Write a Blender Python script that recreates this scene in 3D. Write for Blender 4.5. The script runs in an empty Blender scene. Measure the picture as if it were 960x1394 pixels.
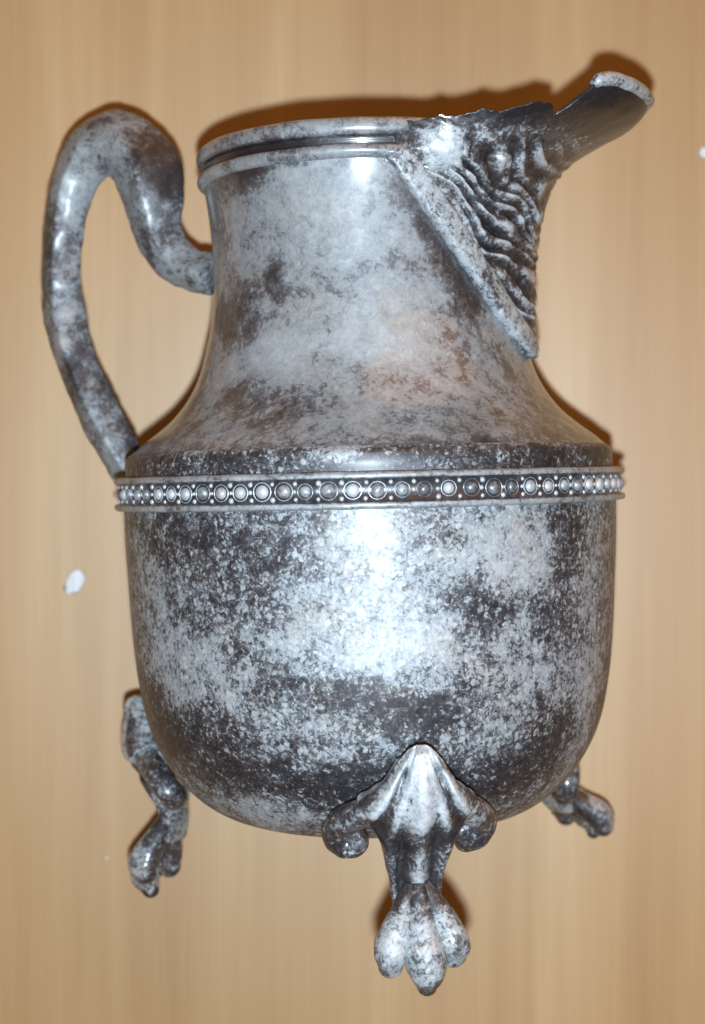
import bpy, math, random
from mathutils import Vector, noise, Matrix

# ------------------------------------------------------------------ scale
S = 0.00012            # metres per modelling unit (jug belly about 8 cm across)
D = 2200.0             # camera distance to the jug axis, modelling units
F = 2200.0             # focal length in photograph pixels (960 x 1394)
TILT = math.radians(1.35)
NX, NY = 503.0, 652.0  # photograph pixel straight below the camera
TABLE = -349.0         # table height below the jug axis

scene = bpy.context.scene
col = scene.collection

# ------------------------------------------------------------------ camera
cam = bpy.data.cameras.new("camera")
cam_o = bpy.data.objects.new("camera", cam)
col.objects.link(cam_o)
cam.sensor_fit = 'VERTICAL'
cam.sensor_height = 36.0
cam.lens = 36.0 * F / 1394.0
cam.shift_x = -(NX - 480.0) / 1394.0
cam.shift_y = (NY - 697.0) / 1394.0
cam.clip_start = 0.005
cam.clip_end = 20
cam_o.location = (0, 0, D * S)
cam_o.rotation_euler = (0, 0, 0)
cam.dof.use_dof = True
cam.dof.focus_distance = (D - 270) * S
cam.dof.aperture_fstop = 22.0
scene.camera = cam_o

# ------------------------------------------------------------------ world: dim room
w = bpy.data.worlds.new("World")
scene.world = w
w.use_nodes = True
bg = w.node_tree.nodes["Background"]
bg.inputs[0].default_value = (1.0, 0.50, 0.17, 1)
bg.inputs[1].default_value = 0.16

# ------------------------------------------------------------------ the phone's flash, next to its lens
fl = bpy.data.lights.new("phone_flash", 'AREA')
fl.shape = 'DISK'
fl.size = 0.006
fl.energy = 1.12
fl.color = (0.74, 0.89, 1.0)
flo = bpy.data.objects.new("phone_flash", fl)
col.objects.link(flo)
flo.location = (0.0004, -0.0138, D * S)

# warm ceiling lamp of the room
cl = bpy.data.lights.new("ceiling_lamp", 'AREA')
cl.shape = 'DISK'
cl.size = 3.2
cl.energy = 25.0
cl.color = (1.0, 0.40, 0.07)
clo = bpy.data.objects.new("ceiling_lamp", cl)
col.objects.link(clo)
clo.location = (1.2, 2.2, 1.1)
clo.rotation_euler = (Vector((0, 0, 0)) - clo.location).to_track_quat('-Z', 'Y').to_euler()

vs = scene.view_settings
vs.view_transform = 'Standard'
vs.look = 'None'
vs.exposure = 0.0
vs.gamma = 1.0
scene.cycles.use_denoising = True

random.seed(7)
R_ = math.radians

# ------------------------------------------------------------------ helpers
def lerp_tab(tab, x):
    if x <= tab[0][0]: return tab[0][1]
    for (x0, y0), (x1, y1) in zip(tab, tab[1:]):
        if x <= x1:
            return y0 + (y1 - y0) * (x - x0) / (x1 - x0)
    return tab[-1][1]

def cr_tab(tab, x):
    """Smooth (monotone cubic) interpolation of a table sorted by x."""
    n = len(tab)
    if x <= tab[0][0]: return tab[0][1]
    if x >= tab[-1][0]: return tab[-1][1]
    for i in range(n - 1):
        if x <= tab[i + 1][0]: break
    def sl(j): return (tab[j + 1][1] - tab[j][1]) / (tab[j + 1][0] - tab[j][0])
    d = sl(i)
    m0 = d if i == 0 else (0 if sl(i - 1) * d <= 0 else 2 * sl(i - 1) * d / (sl(i - 1) + d))
    m1 = d if i == n - 2 else (0 if sl(i + 1) * d <= 0 else 2 * sl(i + 1) * d / (sl(i + 1) + d))
    h = tab[i + 1][0] - tab[i][0]
    t = (x - tab[i][0]) / h
    return ((2*t**3 - 3*t*t + 1) * tab[i][1] + (t**3 - 2*t*t + t) * h * m0
            + (-2*t**3 + 3*t*t) * tab[i + 1][1] + (t**3 - t*t) * h * m1)

def sstep(a, b, x):
    t = max(0.0, min(1.0, (x - a) / (b - a)))
    return t * t * (3 - 2 * t)

def fbm(x, y, z, oct=4):
    v, amp, f = 0.0, 1.0, 1.0
    for _ in range(oct):
        v += amp * noise.noise(Vector((x * f, y * f, z * f)))
        amp *= 0.5; f *= 2.03
    return v

def unrot(px, py):
    u, v = px - NX, NY - py
    c, s = math.cos(TILT), math.sin(TILT)
    return u * c + v * s, -u * s + v * c      # undo the lean to the left

def img2plane(px, py, phi):
    """photograph pixel -> (r, a) in the half plane of the axis at angle phi"""
    u, v = unrot(px, py)
    r = u * D / (F * math.sin(phi) + u * math.cos(phi))
    z = r * math.cos(phi)
    return r, v * (D - z) / F

def P(phi, r, a):
    """jug coordinates: phi measured from the side facing up, towards the spout"""
    return Vector((r * math.sin(phi), -r * math.cos(phi), a))

def mesh_obj(name, verts, faces, mat, parent=None, smooth=True):
    me = bpy.data.meshes.new(name)
    me.from_pydata([tuple(v) for v in verts], [], faces)
    me.validate()
    if smooth:
        me.polygons.foreach_set("use_smooth", [True] * len(me.polygons))
    me.materials.append(mat)
    o = bpy.data.objects.new(name, me)
    col.objects.link(o)
    if parent: o.parent = parent
    return o

def set_attr(o, name, vals):
    at = o.data.attributes.new(name, 'FLOAT', 'POINT')
    at.data.foreach_set("value", vals)

def lathe(prof, n, phi0=0.0, skip=None):
    """prof: list of (a, R). returns verts, faces, (phi, a) of each vert"""
    V, Fc, UV = [], [], []
    for (a, r) in prof:
        for k in range(n):
            ph = phi0 + 2 * math.pi * k / n
            V.append(P(ph, r, a)); UV.append((ph, a))
    m = len(prof)
    for i in range(m - 1):
        for k in range(n):
            k2 = (k + 1) % n
            if skip:
                ph = phi0 + 2 * math.pi * (k + .5) / n
                if skip(ph, (prof[i][0] + prof[i + 1][0]) / 2): continue
            Fc.append((i * n + k, (i + 1) * n + k, (i + 1) * n + k2, i * n + k2))
    return V, Fc, UV

def cr_path(pts, sub):
    """Catmull-Rom through tuples of equal length"""
    out = []
    n = len(pts)
    for i in range(n - 1):
        p0 = pts[max(i - 1, 0)]; p1 = pts[i]; p2 = pts[i + 1]; p3 = pts[min(i + 2, n - 1)]
        for s in range(sub):
            t = s / sub
            out.append(tuple(0.5 * ((2 * b) + (c - a) * t + (2 * a - 5 * b + 4 * c - d) * t * t
                       + (-a + 3 * b - 3 * c + d) * t ** 3) for a, b, c, d in zip(p0, p1, p2, p3)))
    out.append(tuple(pts[-1]))
    return out

def sweep(path, side, nseg=24, section=None, bumpf=None):
    """path: list of (x,y,z,w,h); side: fixed vector spanning h; section(theta)->(cw,ch)"""
    V, Fc = [], []
    n = len(path)
    pos = [Vector(p[:3]) for p in path]
    for i in range(n):
        t = (pos[min(i + 1, n - 1)] - pos[max(i - 1, 0)]).normalized()
        b = (side - t * side.dot(t)).normalized()
        nn = b.cross(t).normalized()
        wv, hv = max(path[i][3], .3), max(path[i][4], .3)
        for k in range(nseg):
            th = 2 * math.pi * k / nseg
            cw, ch = section(th, i / (n - 1)) if section else (math.cos(th), math.sin(th))
            q = pos[i] + nn * (cw * wv) + b * (ch * hv)
            if bumpf:
                dv = (q - pos[i])
                q = q + dv.normalized() * bumpf(q)
            V.append(q)
    for i in range(n - 1):
        for k in range(nseg):
            k2 = (k + 1) % nseg
            Fc.append((i * nseg + k, i * nseg + k2, (i + 1) * nseg + k2, (i + 1) * nseg + k))
    c0 = len(V); V.append(pos[0]); V.append(pos[-1])
    for k in range(nseg):
        k2 = (k + 1) % nseg
        Fc.append((c0, k2, k))
        Fc.append((c0 + 1, (n - 1) * nseg + k, (n - 1) * nseg + k2))
    return V, Fc

def ellipse_caps(pts, ncap=4):
    """round both ends of a (x,y,z,w,h) path"""
    out = list(pts)
    def cap(p, q):
        d = (Vector(p[:3]) - Vector(q[:3])).normalized()
        L = (p[3] + p[4]) / 2
        res = []
        for k in range(1, ncap + 1):
            an = math.pi / 2 * k / ncap
            c = Vector(p[:3]) + d * (L * math.sin(an))
            res.append((c.x, c.y, c.z, p[3] * max(math.cos(an), .02), p[4] * max(math.cos(an), .02)))
        return res
    a = cap(pts[0], pts[1]); b = cap(pts[-1], pts[-2])
    return a[::-1] + out + b

# ------------------------------------------------------------------ materials
class NT:
    def __init__(self, name):
        self.m = bpy.data.materials.new(name)
        self.m.use_nodes = True
        self.t = self.m.node_tree
        self.t.nodes.clear()
    def n(self, typ, **kw):
        nd = self.t.nodes.new(typ)
        for k, v in kw.items():
            if k == 'inp':
                for kk, vv in v.items():
                    if isinstance(vv, bpy.types.NodeSocket): self.t.links.new(vv, nd.inputs[kk])
                    else: nd.inputs[kk].default_value = vv
            else: setattr(nd, k, v)
        return nd
    def math(self, op, a, b=0.0, c=None):
        nd = self.n('ShaderNodeMath', operation=op)
        for i, v in enumerate([a, b] + ([c] if c is not None else [])):
            if isinstance(v, bpy.types.NodeSocket): self.t.links.new(v, nd.inputs[i])
            else: nd.inputs[i].default_value = v
        return nd.outputs[0]
    def ramp(self, fac, stops, interp='LINEAR'):
        nd = self.n('ShaderNodeValToRGB')
        nd.color_ramp.interpolation = interp
        el = nd.color_ramp.elements
        while len(el) < len(stops): el.new(0.5)
        for e, (p, c) in zip(el, stops):
            e.position = p
            e.color = (c, c, c, 1) if not isinstance(c, tuple) else (*c, 1)
        self.t.links.new(fac, nd.inputs[0])
        return nd.outputs[0]

def silver(name, bias=0.0, k1=0.5, k2=0.6, k3=0.35, speck=0.13, flk=1.0, coat=.25, coat_r=.28, bump=0.00012, tone=1.0, kr=0.0, dkf=.35):
    t = NT(name)
    tc0 = t.n('ShaderNodeTexCoord').outputs['Object']
    at = t.n('ShaderNodeAttribute', attribute_name='patina_shading').outputs['Fac']
    rnd = t.n('ShaderNodeObjectInfo').outputs['Random']
    if kr:
        at = t.math('ADD', at, t.math('MULTIPLY', t.math('SUBTRACT', rnd, .5), kr))
    ro = t.n('ShaderNodeCombineXYZ', inp={0: t.math('MULTIPLY', rnd, 700.0), 1: t.math('MULTIPLY', rnd, 310.0)}).outputs[0]
    tc0 = t.n('ShaderNodeVectorMath', operation='ADD', inp={0: tc0, 1: ro}).outputs[0]
    # warp the coordinates a little so that nothing comes out round or regular
    wn = t.n('ShaderNodeTexNoise', inp={'Vector': tc0, 'Scale': 0.07, 'Detail': 3.0, 'Roughness': .6}).outputs[1]
    wv = t.n('ShaderNodeVectorMath', operation='SUBTRACT', inp={0: wn, 1: (.5, .5, .5)}).outputs[0]
    wv = t.n('ShaderNodeVectorMath', operation='SCALE', inp={0: wv, 'Scale': 14.0}).outputs[0]
    tc = t.n('ShaderNodeVectorMath', operation='ADD', inp={0: tc0, 1: wv}).outputs[0]
    n1 = t.n('ShaderNodeTexNoise', inp={'Vector': tc, 'Scale': 0.011, 'Detail': 5.0, 'Roughness': .6, 'Distortion': .3}).outputs[0]
    n2 = t.n('ShaderNodeTexNoise', inp={'Vector': tc, 'Scale': 0.050, 'Detail': 8.0, 'Roughness': .72}).outputs[0]
    n3 = t.n('ShaderNodeTexNoise', inp={'Vector': tc, 'Scale': 0.20, 'Detail': 5.0, 'Roughness': .65}).outputs[0]
    def flecks(scale, ch, size, gain):
        vo = t.n('ShaderNodeTexVoronoi', inp={'Vector': tc, 'Scale': scale, 'Randomness': 1.0})
        c = t.n('ShaderNodeSeparateColor', inp={0: vo.outputs['Color']}).outputs[ch]
        c = t.math('MULTIPLY', t.math('POWER', c, 2.0), size)
        f = t.math('MULTIPLY', t.math('SUBTRACT', c, vo.outputs['Distance']), gain)
        return t.math('MAXIMUM', t.math('MINIMUM', f, .5), 0.0)
    light_f = t.math('ADD', flecks(speck, 0, .62, 3.0), flecks(speck * 2.1, 1, .6, 2.4))
    dark_f = t.math('ADD', flecks(speck * .8, 2, .55, 3.0), flecks(speck * 1.7, 0, .55, 2.4))
    v = t.math('ADD', at, 0.5 + bias)
    v = t.math('ADD', v, t.math('MULTIPLY', t.math('SUBTRACT', n1, .5), k1))
    v = t.math('ADD', v, t.math('MULTIPLY', t.math('SUBTRACT', n2, .5), k2))
    v = t.math('ADD', v, t.math('MULTIPLY', t.math('SUBTRACT', n3, .5), k3))
    v = t.math('ADD', v, t.math('MULTIPLY', light_f, flk))
    v = t.math('SUBTRACT', v, t.math('MULTIPLY', dark_f, flk * dkf))
    L = tone
    colr = t.ramp(v, [(0.0, (.018, .018, .025)), (.32, (.052, .051, .058)), (.44, (.104, .104, .116)),
                      (.51, (.20 * L, .215 * L, .245 * L)), (.56, (.33 * L, .365 * L, .40 * L)), (.70, (.45 * L, .49 * L, .53 * L)), (.95, (.62 * L, .66 * L, .70 * L))])
    # brownish tarnish tint here and there
    n4 = t.n('ShaderNodeTexNoise', inp={'Vector': tc, 'Scale': 0.016, 'Detail': 4.0, 'Roughness': .6}).outputs[0]
    tint = t.ramp(n4, [(.48, 0.0), (.70, .5)])
    mix = t.n('ShaderNodeMix', data_type='RGBA', blend_type='MULTIPLY', inp={0: tint, 6: colr, 7: (1.0, .84, .70, 1)})
    rough = t.ramp(v, [(.3, .46), (.5, .53), (.65, .64)])
    metal = t.ramp(v, [(.35, .48), (.6, .32)])
    hgt = t.math('ADD', t.math('MULTIPLY', t.math('MINIMUM', t.math('MAXIMUM', v, .3), .7), .8), t.math('MULTIPLY', n3, .45))
    bp = t.n('ShaderNodeBump', inp={'Strength': .55, 'Distance': bump, 'Height': hgt}).outputs[0]
    bs = t.n('ShaderNodeBsdfPrincipled', inp={'Base Color': mix.outputs[2], 'Roughness': rough, 'Metallic': metal, 'Normal': bp})
    bs.inputs['Specular IOR Level'].default_value = .5
    bs.inputs['Coat Weight'].default_value = coat
    bs.inputs['Coat Roughness'].default_value = coat_r
    bs.inputs['Coat IOR'].default_value = 1.9
    o = t.n('ShaderNodeOutputMaterial')
    t.t.links.new(bs.outputs[0], o.inputs[0])
    return t.m

M_body = silver('tarnished_silver_belly', -.022, .30, 1.10, .66, flk=.46, coat=.14, coat_r=.32, tone=.76, dkf=.4)
M_neck = silver('tarnished_silver_neck', -.035, .46, .80, .20, flk=.16, coat=.80, coat_r=.18, tone=.70)
M_cast = silver('tarnished_silver_casting', -.06, .50, 1.10, .60, flk=.20, coat=.45, coat_r=.20, tone=.98, bump=.00025)
M_handle = silver('worn_silver_handle', -.015, .50, .90, .34, flk=.12, coat=.18, coat_r=.26, tone=.74, bump=.0002)
M_bead = silver('bright_silver_beads', .10, .2, .4, .25, flk=.1, coat=.5, coat_r=.22, kr=.30)
M_trough = silver('tarnished_silver_band', -.16, .5, .6, .3, flk=.2, coat=.4, tone=.8)

def wood():
    t = NT('honey_wood_tabletop')
    tc = t.n('ShaderNodeTexCoord').outputs['Object']
    def stretched(sx, sy, det, rough, scale=1.0, dist=0.0):
        mp = t.n('ShaderNodeMapping', inp={'Vector': tc, 'Scale': (sx, sy, 1)}).outputs[0]
        return t.n('ShaderNodeTexNoise', inp={'Vector': mp, 'Scale': scale, 'Detail': det, 'Roughness': rough, 'Distortion': dist}).outputs[0]
    g1 = stretched(42, 2.2, 3.0, .55, 1.0, .5)
    g2 = stretched(150, 6.0, 4.0, .6, 1.0, .5)
    g3 = stretched(1500, 25.0, 3.0, .6)
    g4 = stretched(9, 5, 2.0, .5)
    v = t.math('ADD', t.math('MULTIPLY', g1, .50), t.math('MULTIPLY', g2, .25))
    v = t.math('ADD', v, t.math('MULTIPLY', g3, .12))
    v = t.math('ADD', v, t.math('MULTIPLY', g4, .13))
    c = t.ramp(v, [(.34, (.36, .193, .070)), (.45, (.440, .256, .105)), (.54, (.480, .294, .129)), (.68, (.57, .380, .190))])
    bs = t.n('ShaderNodeBsdfPrincipled', inp={'Base Color': c, 'Roughness': .50})
    bs.inputs['Specular IOR Level'].default_value = 1.0
    bp = t.n('ShaderNodeBump', inp={'Strength': .15, 'Distance': .0001, 'Height': g3}).outputs[0]
    t.t.links.new(bp, bs.inputs['Normal'])
    o = t.n('ShaderNodeOutputMaterial')
    t.t.links.new(bs.outputs[0], o.inputs[0])
    return t.m
M_wood = wood()

def crumb_mat(name, c):
    t = NT(name)
    tc = t.n('ShaderNodeTexCoord').outputs['Object']
    n = t.n('ShaderNodeTexNoise', inp={'Vector': tc, 'Scale': 900.0, 'Detail': 3.0}).outputs[0]
    cc = t.ramp(n, [(.3, tuple(x * .85 for x in c)), (.7, c)])
    bs = t.n('ShaderNodeBsdfPrincipled', inp={'Base Color': cc, 'Roughness': .8})
    o = t.n('ShaderNodeOutputMaterial')
    t.t.links.new(bs.outputs[0], o.inputs[0])
    return t.m
M_white = crumb_mat('white_crumb', (.82, .84, .86))
M_tan = crumb_mat('tan_crumb', (.62, .50, .34))

# ------------------------------------------------------------------ table top (the surface in view)
tv, tf = [], []
hx, hy, th = .45, .60, .025
zt = TABLE * S
for z in (zt, zt - th):
    for x, y in ((-hx, -hy), (hx, -hy), (hx, hy), (-hx, hy)):
        tv.append((x, y, z))
tf = [(0, 1, 2, 3), (7, 6, 5, 4), (0, 4, 5, 1), (1, 5, 6, 2), (2, 6, 7, 3), (3, 7, 4, 0)]
tab = mesh_obj('table_top', tv, tf, M_wood, smooth=False)
tab['kind'] = 'structure'
tab['label'] = 'honey coloured wooden table top under the jug'

# ------------------------------------------------------------------ the jug
jug = bpy.data.objects.new('cream_jug', None)
col.objects.link(jug)
jug.empty_display_size = 100
jug.rotation_euler = Matrix.Rotation(TILT, 3, 'Z').to_4x4().to_3x3().__matmul__(Matrix.Rotation(-math.pi / 2, 3, 'X')).to_euler()
jug.scale = (S, S, S)
jug['label'] = 'tarnished silver footed cream jug with broken spout lying on its side'
jug['category'] = 'jug'

SP = R_(72)        # spout direction, handle opposite, feet at 120 degrees
NECK = [(8, 327), (20, 328), (32, 327), (37, 323), (42, 316), (51, 306), (60, 294), (70, 281), (80, 269), (90, 259), (105, 247), (119, 238),
        (135, 230), (150, 224.5), (178, 217), (207, 210.5), (246, 206.3), (275, 204.8), (300, 205), (325, 206.2), (350, 208.4), (375, 211.6), (398, 215.5)]
def neckR(a): return cr_tab(NECK, a)
BODY = [(-458, 0.5), (-457, 60), (-456, 120), (-452, 165), (-447, 190), (-441, 207), (-434, 221), (-424, 236), (-410, 252), (-395, 266), (-380, 277),
        (-360, 289), (-340, 298.5), (-315, 307), (-291, 312.5), (-242, 320), (-190, 324.5), (-145, 327), (-90, 330), (-47, 331), (-28, 331)]
def bodyR(a): return cr_tab(BODY, a)

W0 = 168.0
def spw(a):        # half angle of the spout at height a
    if a <= W0: return 0.0
    return R_(61) * min(1.0, ((a - W0) / 234.0)) ** 0.82

# --- patina fields: tarnish blotches on the metal, plus some painted highlight and shade
def surf_of_pixel(px, py, Rf):
    u, v = unrot(px, py)
    a = v * .87; R = Rf(a)
    for _ in range(30):
        R = Rf(a)
        z = 0.8 * R
        for _ in range(8):
            x = u * (D - z) / F
            x = max(-R * .995, min(R * .995, x))
            z = math.sqrt(R * R - x * x)
        a = .5 * a + .5 * v * (D - z) / F
    return math.asin(max(-1, min(1, u * (D - z) / F / R))), a, R

def make_field(blobs, Rf):
    bl = []
    for (px, py, sx, sy, amp) in blobs:
        ph, a, R = surf_of_pixel(px, py, Rf)
        bl.append((ph, a, R, sx * .86 / max(.45, math.cos(ph)), sy * .86, amp))
    def f(ph, a):
        ph = (ph + math.pi) % (2 * math.pi) - math.pi
        s = 0.0
        R0 = Rf(a)
        wx = 26 * noise.noise(Vector((ph * R0 * .02, a * .02, 3.1)))
        wy = 26 * noise.noise(Vector((ph * R0 * .02, a * .02, 9.7)))
        for (bp, ba, R, sx, sy, amp) in bl:
            amp *= 1.0
            d = (((ph - bp) * R + wx) / sx) ** 2 + ((a - ba + wy) / sy) ** 2
            if d < 6: s += amp * math.exp(-d * d * .6) if d < 3 else 0.0
        return s
    return f

body_blobs = [
    (480, 850, 105, 62, .20), (545, 900, 70, 40, .12), (690, 750, 95, 52, .24), (262, 915, 62, 55, .16), (715, 905, 60, 62, .16),
    (795, 960, 24, 110, .17), (800, 770, 30, 70, .10), (430, 1010, 90, 38, .05), (650, 1015, 42, 40, .10), (205, 830, 26, 90, .10),
    (500, 740, 60, 60, .10), (370, 1110, 90, 22, .12), (590, 870, 40, 40, .10),  # first entry is the belly's highlight put into the colour
    (250, 728, 110, 34, -.10), (770, 735, 32, 60, -.20), (650, 828, 46, 32, -.18), (745, 865, 30, 46, -.16), (275, 1020, 85, 48, -.18),
    (465, 1075, 70, 42, -.24), (600, 1010, 60, 48, -.10), (735, 1030, 55, 55, -.20), (822, 960, 20, 80, -.18), (350, 790, 65, 45, -.08),
    (470, 948, 110, 24, -.13), (210, 980, 30, 60, -.14), (330, 1060, 60, 30, -.12), (560, 975, 60, 30, -.12), (640, 1075, 60, 40, -.22),
]
body_field = make_field(body_blobs, bodyR)
neck_blobs = [
    (350, 320, 70, 60, .02), (430, 300, 60, 80, .10), (340, 480, 60, 40, .10), (430, 460, 80, 50, .10), (540, 440, 80, 60, .10), (520, 560, 150, 40, .06),
    (312, 235, 40, 22, -.18), (297, 300, 18, 50, -.16), (310, 430, 22, 40, -.26), (375, 395, 14, 26, -.22), (335, 455, 40, 18, -.18), (345, 400, 12, 40, -.12),
    (575, 255, 26, 50, -.24), (605, 320, 26, 50, -.30), (640, 385, 26, 50, -.26), (625, 450, 40, 26, -.10), (480, 235, 60, 12, -.08), (505, 262, 22, 30, -.14),
    (330, 550, 80, 26, -.08), (600, 560, 70, 24, -.06), (395, 560, 60, 20, -.07), (440, 345, 26, 40, -.05), (685, 500, 16, 24, -.12),
    (380, 215, 110, 9, -.16), (255, 560, 12, 30, -.1),  # first entry puts the shade under the rim into the colour
]
neck_field0 = make_field(neck_blobs, neckR)
def neck_field(ph, a):
    v = .12 + neck_field0(ph, a)
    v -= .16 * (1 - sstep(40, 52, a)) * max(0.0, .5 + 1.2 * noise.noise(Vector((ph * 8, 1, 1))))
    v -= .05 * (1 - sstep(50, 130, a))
    return v

def dens(prof, f, n):
    a0, a1 = prof[0][0], prof[-1][0]
    return [(a0 + (a1 - a0) * i / n, f(a0 + (a1 - a0) * i / n)) for i in range(n + 1)]

# belly
bp = [(-457, .5), (-457, 40), (-457, 80)] + [(-456, 120), (-454.5, 145), (-452, 165), (-449.5, 178), (-447, 190), (-444, 199), (-441, 207)] \
     + dens([(-438, 0), (-28, 0)], bodyR, 110) + [(-26, 318)]
V, Fc, UV = lathe(bp, 288)
body = mesh_obj('belly', V, Fc, M_body, jug)
set_attr(body, 'patina_shading', [body_field(p, a) if math.cos(p) > -.4 else 0.0 for p, a in UV])

# neck with shoulder, hollow, cut away behind the spout
npf = dens([(39, 0), (398, 0)], neckR, 115) + [(400, 200), (300, 197), (200, 204), (120, 228), (60, 282), (39, 310)]
def nskip(ph, a):
    d = abs((ph - SP + math.pi) % (2 * math.pi) - math.pi)
    return d < spw(a) - R_(2.5) and a > W0 + 12
V, Fc, UV = lathe(npf, 320, 0, nskip)
neck = mesh_obj('neck', V, Fc, M_neck, jug)
set_attr(neck, 'patina_shading', [neck_field(p, a) if math.cos(p) > -.4 else .05 for p, a in UV])

shp = [(6, 320)] + dens([(8, 0), (40.5, 0)], lambda a: neckR(a) + (.6 if a < 39 else -.5), 16)
V, Fc, UV = lathe(shp, 320)
sh = mesh_obj('shoulder', V, Fc, M_body, jug)
def sh_pat(ph, a):
    pd = (ph + math.pi) % (2 * math.pi) - math.pi
    g = .30 * math.exp(-((pd + .10) / .09) ** 2) * sstep(14, 30, a)
    return -.15 + g + .20 * sstep(30, 40, a) * (.7 + .9 * noise.noise(Vector((ph * 8, 1, 1)))) + .12 * noise.noise(Vector((ph * 5, a * .05, 2)))
set_attr(sh, 'patina_shading', [sh_pat(p, a) for p, a in UV])

# rim
rp = [(393, 205)]
for k in range(11):
    t = math.pi * k / 10
    rp.append((404 - 10 * math.cos(t), 211 + 13.0 * math.sin(t)))
rp += [(415, 212.5), (418, 212), (421, 213)]
for k in range(13):
    t = math.pi * k / 12
    rp.append((433.5 - 11.5 * math.cos(t), 214 + 10.5 * math.sin(t) ** .7))
rp += [(445, 206), (440, 201), (420, 200), (393, 200), (393, 205)]
def rskip(ph, a):
    d = abs((ph - SP + math.pi) % (2 * math.pi) - math.pi)
    return d < R_(59 if a < 414 else 47)
V, Fc, UV = lathe(rp, 320, 0, rskip)
for i, v in enumerate(V):
    v.z += .9 * noise.noise(v * .02) ; 
rim = mesh_obj('rim', V, Fc, M_neck, jug)
def rim_pat(ph, a):
    base = .16 + .12 * noise.noise(Vector((ph * 3, a * .02, 1)))
    pd = (ph + math.pi) % (2 * math.pi) - math.pi
    groove = math.exp(-((a - 417) / 5) ** 2)
    base -= .45 * groove
    left = sstep(-.25, -.55, pd)
    base -= left * .30 * sstep(428, 420, a) * (1 + noise.noise(Vector((ph * 14, 3, 3)))) * (a > 412)
    return base
set_attr(rim, 'patina_shading', [rim_pat(p, a) for p, a in UV])

# band with beads
bnd = [(9, 322), (9, 335), (8, 341), (5.5, 343.5), (2, 343.5), (.2, 341), (-.6, 337.5), (-13, 337), (-25.6, 337.5), (-26.2, 341), (-28, 343.5), (-32, 343.5), (-34, 341.5), (-35, 336), (-35, 325)]
V, Fc, UV = lathe(bnd, 320)
for v in V:
    q = noise.noise(v * .05)
    v.z += .7 * q
band = mesh_obj('beaded_band', V, Fc, M_trough, jug)
set_attr(band, 'patina_shading', [(.25 if (a > .5 or a < -26.8) else -.10) for p, a in UV])

NB = 76
def bead_mesh(name, r, seg=12, rings=5, flat=.75):
    V, Fc = [], []
    for i in range(rings):
        t = math.pi / 2 * i / rings
        for k in range(seg):
            th = 2 * math.pi * k / seg
            V.append((r * math.cos(t) * math.cos(th), -r * flat * math.sin(t), r * math.cos(t) * math.sin(th)))
    V.append((0, -r * flat, 0))
    for i in range(rings - 1):
        for k in range(seg):
            k2 = (k + 1) % seg
            Fc.append((i * seg + k, i * seg + k2, (i + 1) * seg + k2, (i + 1) * seg + k))
    for k in range(seg):
        Fc.append(((rings - 1) * seg + k, (rings - 1) * seg + (k + 1) % seg, rings * seg))
    return V, Fc
bV, bF = bead_mesh('bead', 7.9)
# thin ring round each bead, in the same piece
seg = 16
base = len(bV)
for k in range(seg):
    th = 2 * math.pi * k / seg
    for (rr, yy) in ((10.0, .3), (10.7, -1.6), (11.6, .3)):
        bV.append((rr * math.cos(th), yy, rr * math.sin(th) * .98))
for k in range(seg):
    k2 = (k + 1) % seg
    for j in range(2):
        bF.append((base + k * 3 + j, base + k2 * 3 + j, base + k2 * 3 + j + 1, base + k * 3 + j + 1))
bead0 = None
for k in range(NB):
    ph = 2 * math.pi * (k + .35) / NB + random.uniform(-.006, .006)
    if bead0 is None:
        bead0 = mesh_obj('bead', bV, bF, M_bead, band); b = bead0
    else:
        b = bead0.copy(); col.objects.link(b); b.parent = band
    b.location = P(ph, 336.8, -13 + random.uniform(-.6, .6))
    b.rotation_euler = (0, 0, ph)
    sc = random.uniform(.84, 1.06)
    b.scale = (sc, sc * random.uniform(.8, 1.1), sc)
dV, dF = [], []
sV, sF = bead_mesh('dot', 1.0, 8, 3, .9)
for k in range(NB):
    ph = 2 * math.pi * (k + .85) / NB
    for j, (da, rr) in enumerate(((9.2, 3.3), (0, 2.8), (-9.2, 3.3))):
        if random.random() < .06: continue
        c = P(ph + random.uniform(-.003, .003), 336.6, -13 + da)
        o = len(dV); rr *= random.uniform(.8, 1.15)
        for (x, y, z) in sV:
            q = Vector((x * rr, y * rr, z * rr)); q.rotate(Matrix.Rotation(ph, 3, 'Z'))
            dV.append(c + q)
        dF += [tuple(i + o for i in f) for f in sF]
dots = mesh_obj('small_dots', dV, dF, M_bead, band)
dots['kind'] = 'stuff'

# ------------------------------------------------------------------ spout
KEEL = [(160, 12), (190, 20), (215, 25), (280, 30), (348, 37), (380, 44), (400, 54), (420, 78), (440, 120), (458, 158), (475, 172), (510, 176)]
def ahi(d):        # upper edge of the spout wall against angle off its middle (degrees)
    if d < 0:
        e = -d
        base = lerp_tab([(0, 482), (8, 487), (14, 490), (17, 485), (19.5, 470), (22, 461), (26, 457), (31, 450), (37, 446), (45, 442), (61, 438)], e)
        jag = 5.0 * sstep(17, 21, e) * (1 - sstep(52, 60, e)) * (1.5 * noise.noise(Vector((d * .30, 1.2, 0))) + .5 * noise.noise(Vector((d * .9, 4.2, 0))))
        notch = -15 * math.exp(-((e - 22.5) / 1.7) ** 2)
        return base + jag + notch
    return lerp_tab([(0, 482), (8, 485), (14, 482), (20, 476), (32, 460), (45, 450), (61, 443)], d)
def alo(d):
    return W0 + 234.0 * (abs(d) / 61.0) ** (1 / .82)
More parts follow.
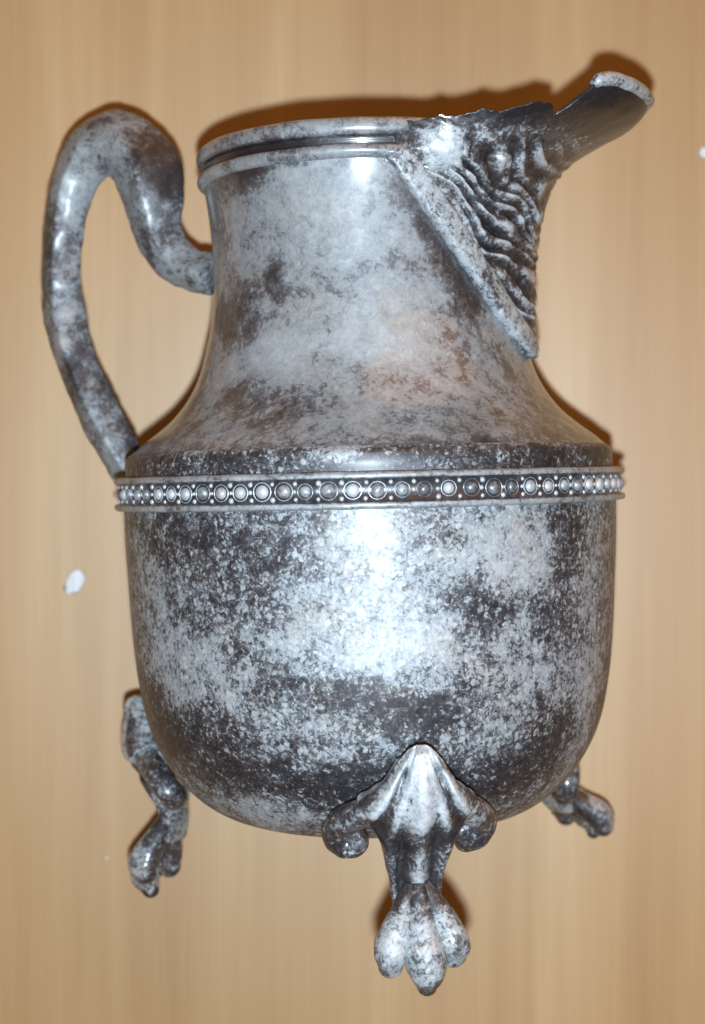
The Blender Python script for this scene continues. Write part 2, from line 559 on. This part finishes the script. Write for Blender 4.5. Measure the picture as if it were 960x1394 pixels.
def spoutR(d, a):  # smooth outer surface
    ww = max(math.degrees(spw(a)), .5)
    q = min(1.0, abs(d) / ww)
    tongue = math.exp(-(d / 36.0) ** 2)
    B = cr_tab(KEEL, a)
    B0 = cr_tab(KEEL, min(a, 405))
    return neckR(min(a, 398)) + B0 * (1 - q ** 1.9) + (B - B0) * (.30 * (1 - q ** 1.5) + .70 * tongue * (1 - q ** 3))
def relief(d, a):
    ww = max(math.degrees(spw(a)), .5)
    q = abs(d) / ww
    edge = (1 - sstep(.70, .92, q)) * (1 - sstep(402, 432, a)) * sstep(185, 215, a)
    x = d / 61.0
    ph = (a - 150 * abs(x + .04) ** 1.25 + 30 * noise.noise(Vector((d * .055, a * .017, 0)))) / 20.0
    h = 6.0 * (math.sin(2 * math.pi * ph) + .35 * math.sin(2 * math.pi * (ph * 1.7 + d * .03))) * (.75 + .6 * noise.noise(Vector((d * .05, a * .02, 7))))
    h += 4.5 * fbm(d * .13, a * .045, 2.0, 3)
    h *= 1 - .7 * sstep(-10, 4, d)
    if d < 0:      # plain petal at the upper corner
        pe = math.exp(-(((d + 47) / 8.0) ** 2 + ((a - 404) / 30) ** 2) * 1.0)
        h = h * (1 - min(1, 1.6 * pe)) + 5 * pe - 8 * math.exp(-((pe - .36) / .10) ** 2) * sstep(-42, -36, d)
        edge = max(edge, min(1, 1.5 * pe))
    g = 1.3 * fbm(d * .2, a * .06, 5.0, 3) * (1 - sstep(455, 480, a))
    return h * edge + g * sstep(0, .15, 1 - q)
nu, nv = 200, 130
V, Fc, PA = [], [], []
for side in (0, 1):
    for i in range(nu + 1):
        d = -61 + 122 * i / nu
        a0, a1 = alo(d), ahi(d)
        for j in range(nv + 1):
            a = a0 + (a1 - a0) * j / nv
            r = spoutR(d, a)
            rel = relief(d, a)
            if side == 0: r += rel
            else: r -= 10
            V.append(P(SP + R_(d), r, a))
            top = sstep(425, 452, a)  # shade of the lip's underside, put into the colour
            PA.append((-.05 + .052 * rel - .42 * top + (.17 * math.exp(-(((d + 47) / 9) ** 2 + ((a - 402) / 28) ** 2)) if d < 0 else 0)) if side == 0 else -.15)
off = (nu + 1) * (nv + 1)
def vid(s, i, j): return s * off + i * (nv + 1) + j
for i in range(nu):
    for j in range(nv):
        Fc.append((vid(0, i, j), vid(0, i + 1, j), vid(0, i + 1, j + 1), vid(0, i, j + 1)))
        Fc.append((vid(1, i, j), vid(1, i, j + 1), vid(1, i + 1, j + 1), vid(1, i + 1, j)))
    Fc.append((vid(0, i, nv), vid(0, i + 1, nv), vid(1, i + 1, nv), vid(1, i, nv)))
for j in range(nv):
    Fc.append((vid(0, 0, j), vid(0, 0, j + 1), vid(1, 0, j + 1), vid(1, 0, j)))
    Fc.append((vid(0, nu, j), vid(1, nu, j), vid(1, nu, j + 1), vid(0, nu, j + 1)))
spout = mesh_obj('spout', V, Fc, M_cast, jug)
spout['label'] = 'beak spout with cast relief and a jagged broken upper edge'
set_attr(spout, 'patina_shading', PA)

# raised V moulding that frames the spout
pts = []
for s in range(61):
    d = -61 + s * 61 / 60.
    a = alo(d)
    pts.append((d, a))
for sgn in (1, -1):
    path = []
    for (d, a) in pts:
        p = P(SP + R_(d * sgn), neckR(min(a, 398)) + 5 + 3 * sstep(-20, 0, d), a)
        path.append((p.x, p.y, p.z, 10.0, 15.5 + 1.0 * math.sin(a * .3)))
    # side vector follows the surface: build by hand
    V, Fc = [], []
    ns = 14
    for i, (d, a) in enumerate(pts):
        p = Vector(path[i][:3])
        t = (Vector(path[min(i + 1, 60)][:3]) - Vector(path[max(i - 1, 0)][:3])).normalized()
        nrm = P(SP + R_(d * sgn), 1, 0)
        nrm = (nrm - t * nrm.dot(t)).normalized()
        bb = t.cross(nrm)
        for k in range(ns):
            th = 2 * math.pi * k / ns
            c, s_ = math.cos(th), math.sin(th)
            cw = math.copysign(abs(c) ** .38, c); ch = math.copysign(abs(s_) ** .38, s_)
            q = p + bb * (cw * path[i][4]) + nrm * (ch * path[i][3])
            q += nrm * (1.0 * noise.noise(q * .09) + .7 * noise.noise(q * .25))
            V.append(q)
    for i in range(60):
        for k in range(ns):
            k2 = (k + 1) % ns
            Fc.append((i * ns + k, i * ns + k2, (i + 1) * ns + k2, (i + 1) * ns + k))
    Fc.append(tuple(range(ns))[::-1]); Fc.append(tuple(60 * ns + k for k in range(ns)))
    fr = mesh_obj('frame_moulding', V, Fc, M_cast, spout)
    set_attr(fr, 'patina_shading', [.16] * len(V))

# rolled lip that is left at the tip and on the far side
lp = []
for s in range(70):
    d = -18 + s * (61 + 18) / 69.
    a = ahi(d)
    p = P(SP + R_(d), spoutR(d, a) - 3, a)
    wv = 9.5 * sstep(-20, -16, d) + 1
    lp.append((p.x, p.y, p.z, wv, wv * .9))
V, Fc = sweep(lp, Vector((0, 0, 1)), 14, None, lambda q: .8 * noise.noise(q * .12))
lip = mesh_obj('lip', V, Fc, M_cast, spout)
set_attr(lip, 'patina_shading', [.16] * len(V))

# ------------------------------------------------------------------ handle
HP = SP + math.pi
hpts = [(292, 374, 50), (262, 368, 50), (238, 352, 54), (217, 318, 62), (209, 275, 78), (203, 240, 86), (186, 211, 82), (158, 196, 80), (128, 206, 74), (108, 232, 64),
        (96, 265, 58), (87, 310, 54), (84, 360, 52), (85, 400, 53), (88, 432, 56), (97, 470, 55), (110, 505, 53), (127, 545, 54), (147, 585, 54), (168, 625, 50), (184, 655, 44)]
hp = []
for (x, y, wd) in hpts:
    r, a = img2plane(x, y, HP - 2 * math.pi)
    p = P(HP, r, a)
    k = 1.09
    hp.append((p.x, p.y, p.z, wd * .5 * k, wd * .5 * k * .92))
hpath = cr_path(hp, 10)
def hsec(th, s):
    c, s_ = math.cos(th + .22), math.sin(th + .22)
    e = 1.5
    cw = math.copysign(abs(c) ** e, c); ch = math.copysign(abs(s_) ** e, s_)
    # ridge along each flank, so that the section reads as faceted
    f = 1.11
    return cw * f, ch * f
hside = Vector((math.cos(HP), math.sin(HP), 0))
def hb(q):
    return 3.0 * noise.noise(q * .025) + 1.6 * noise.noise(q * .08)
V, Fc = sweep(hpath, hside, 36, hsec, hb)
handle = mesh_obj('handle', V, Fc, M_handle, jug)
HB = [(225, 240, 38, 45, -.34), (200, 200, 30, 20, -.18), (120, 220, 40, 50, .14), (95, 270, 20, 40, .12), (75, 320, 20, 25, -.12), (100, 500, 12, 45, -.22), (62, 380, 15, 40, -.12), (240, 350, 30, 25, .06),  # tarnish, plus bump highlights, curl hollow and joint shadow put into the colour
      (180, 590, 20, 30, -.2), (85, 430, 12, 8, .25), (90, 468, 12, 8, .25), (200, 330, 12, 30, -.14)]
def plane_to_px(v):
    z = -v.y
    u = v.x * F / (D - z); vv = v.z * F / (D - z)
    c, s = math.cos(TILT), math.sin(TILT)
    return NX + u * c - vv * s, NY - (u * s + vv * c)
pat = []
for v in V:
    x, y = plane_to_px(v)
    pat.append(.05 + sum(am * math.exp(-(((x - bx) / sx) ** 2 + ((y - by) / sy) ** 2)) for bx, by, sx, sy, am in HB))
set_attr(handle, 'patina_shading', pat)

# ------------------------------------------------------------------ feet
FC = [(-304, 364), (-320, 370), (-350, 371), (-375, 367), (-392, 360), (-408, 346), (-430, 333), (-460, 319), (-480, 314), (-500, 316), (-520, 324)]
FW = [(-304, 5), (-308, 14), (-316, 22), (-330, 31), (-346, 41), (-362, 54), (-378, 66), (-388, 70), (-404, 58), (-416, 48), (-430, 42), (-450, 37), (-475, 31), (-495, 28), (-520, 26)]
def make_foot(phi, first=None):
    e = bpy.data.objects.new('foot', None)
    col.objects.link(e); e.parent = jug
    e.empty_display_size = 30
    e.rotation_euler = (0, 0, phi)
    if first is not None:
        for ch in list(first.children):
            c = ch.copy(); col.objects.link(c); c.parent = e
        return e
    # foot frame: x tangential, -y outward, z along the axis
    ns_, nt = 110, 72
    FCs = [(-a, r) for a, r in FC]; FWs = [(-a, r) for a, r in FW]
    V, Fc, PA = [], [], []
    for i in range(ns_ + 1):
        a = 304.5 + 199.5 * i / ns_
        r = cr_tab(FCs, a); wd = cr_tab(FWs, a)
        dr = (cr_tab(FCs, a + 1) - cr_tab(FCs, a - 1)) / 2
        nrm = Vector((0, -1, dr)).normalized()      # outward in the profile plane (z = -a)
        leaf = 1 - sstep(398, 425, a)
        th = 46 - 38 * sstep(405, 480, a)
        for k in range(nt):
            t = 2 * math.pi * k / nt
            c, s = math.cos(t), math.sin(t)
            x = c * wd
            q = abs(c)
            if s >= 0:
                h = 14 * (s ** .7) - 8
                # middle rib and fan ribs of the leaf
                rib = math.exp(-(x / 11.0) ** 2)
                ang = math.atan2(x, (a - 290))
                fan = math.cos((abs(ang) - .52) * 24) * sstep(.16, .3, abs(ang))
                h += leaf * (7.5 * rib + 6.5 * fan * (1 - q ** 6) - 6.0 * math.exp(-((abs(x) - 21) / 7.0) ** 2) * sstep(318, 345, a))
                st = 1 - leaf
                h += st * (8 * math.exp(-(x / 10.0) ** 2) - 6 * math.exp(-((abs(x) - 19) / 6.0) ** 2) + 4 * math.exp(-((abs(x) - wd * .86) / 7.0) ** 2))
                h *= sstep(302, 318, a) * .8 + .2
                drop = x * x / 260.0 * leaf
                pt = .04 + leaf * (.06 + .24 * fan * sstep(322, 342, a) + .16 * rib) - .30 * math.exp(-((a - 412) / 16.0) ** 2) + st * (.20 * rib - .20 * math.exp(-((abs(x) - 19) / 7.0) ** 2) + .02) - .05 * (1 - leaf)  # dark band below the leaf is the hollow's shade, put into the colour
            else:
                h = -th * (abs(s) ** .6) - 8
                drop = x * x / 260.0 * leaf
                pt = .10
            p = Vector((x, -r, -a)) + nrm * (h - drop)
            p += Vector((noise.noise(p * .06), noise.noise(p * .06 + Vector((9, 0, 0))), 0)) * 1.6
            V.append(p); PA.append(pt)
    for i in range(ns_):
        for k in range(nt):
            k2 = (k + 1) % nt
            Fc.append((i * nt + k, i * nt + k2, (i + 1) * nt + k2, (i + 1) * nt + k))
    Fc.append(tuple(range(nt))[::-1]); Fc.append(tuple(ns_ * nt + k for k in range(nt)))
    leg = mesh_obj('leaf_leg', V, Fc, M_cast, e)
    set_attr(leg, 'patina_shading', PA)
    for sg in (-1, 1):
        sp = [(32, -338, -362, 10), (48, -330, -376, 15), (64, -313, -389, 17), (80, -292, -402, 18), (88, -276, -417, 17.5), (82, -268, -431, 17), (68, -272, -435, 15), (62, -279, -425, 12), (67, -283, -417, 9)]
        pth = cr_path([(sg * x, y, z, w_, w_ * 1.0) for x, y, z, w_ in sp], 14)
        V, Fc = sweep(ellipse_caps(pth), Vector((0, -1, 0.2)), 20, None, lambda q: 1.8 * noise.noise(q * .07))
        if sg < 0: pass
        sc = mesh_obj('scroll', V, Fc, M_cast, e)
        set_attr(sc, 'patina_shading', [-.02 + .003 * (-v.y - 300) + .10 * noise.noise(v * .05) for v in V])
    toes = [[(0, -324, -480, 11), (0, -334, -505, 17), (1, -346, -532, 22), (2, -355, -553, 24), (3, -356, -568, 20), (3, -350, -582, 12)],
            [(-10, -320, -478, 10), (-19, -328, -503, 15), (-30, -338, -526, 19), (-36, -343, -545, 20), (-36, -340, -558, 15)],
            [(10, -320, -478, 10), (20, -328, -500, 15), (31, -338, -522, 19), (37, -343, -539, 20), (37, -340, -551, 15)]]
    for tp in toes:
        pth = cr_path([(x, y, z, w_, w_ * 1.08) for x, y, z, w_ in tp], 7)
        V, Fc = sweep(ellipse_caps(pth, 6), Vector((0, -1, 0)), 24, None, lambda q: 2.2 * noise.noise(q * .045) + .8 * noise.noise(q * .15))
        to = mesh_obj('toe', V, Fc, M_cast, e)
        set_attr(to, 'patina_shading', [.14 + .011 * min(0, (-v.y - 345)) - .3 * sstep(-572, -592, v.z) - .22 * sstep(-515, -480, v.z) for v in V])
    return e
f0 = make_foot(SP - R_(64))
f1 = make_foot(SP + R_(57), f0)
# this foot is bent outwards
piv = Vector((0, -320, -420))
mb = Matrix.Rotation(SP + R_(57), 4, 'Z') @ Matrix.Translation(piv) @ Matrix.Rotation(R_(-30), 4, 'X') @ Matrix.Translation(-piv)
f1.location = mb.to_translation(); f1.rotation_euler = mb.to_euler()
f1['label'] = 'foot bent outwards'
f2 = make_foot(SP + R_(177), f0)

# ------------------------------------------------------------------ crumbs on the table
def crumb(name, px, py, w_, h_, rot, mat, label, seed):
    k = (D - TABLE) / F
    cx, cy = (px - NX) * k * S, (NY - py) * k * S
    V, Fc = [], []
    n, m = 14, 7
    for i in range(m + 1):
        t = math.pi * i / m
        for j in range(n):
            a = 2 * math.pi * j / n
            v = Vector((math.sin(t) * math.cos(a), math.sin(t) * math.sin(a), math.cos(t)))
            q = 1 + .30 * noise.noise(v * 1.6 + Vector((seed, 0, 0)))
            x, y = v.x * w_ * .5 * k * S * q, v.y * h_ * .5 * k * S * q
            c, s = math.cos(rot), math.sin(rot)
            V.append((cx + x * c - y * s, cy + x * s + y * c, zt + (v.z * q + .9) * .22 * min(w_, h_) * k * S))
    for i in range(m):
        for j in range(n):
            j2 = (j + 1) % n
            Fc.append((i * n + j, (i + 1) * n + j, (i + 1) * n + j2, i * n + j2))
    o = mesh_obj(name, V, Fc, mat)
    # origin at the crumb's base
    off = Vector((cx, cy, zt))
    o.data.transform(Matrix.Translation(-off)); o.location = off
    o['label'] = label; o['category'] = 'crumb'
    return o
crumb('crumb', 102, 792, 25, 38, -.55, M_white, 'white crumb on the table left of the jug belly', 1.0)
crumb('crumb', 958, 208, 12, 16, .2, M_white, 'small white crumb at the right edge, right of the spout', 4.0)
crumb('crumb', 145, 1168, 9, 9, .0, M_tan, 'tiny pale tan speck left of the handle side foot', 8.0)
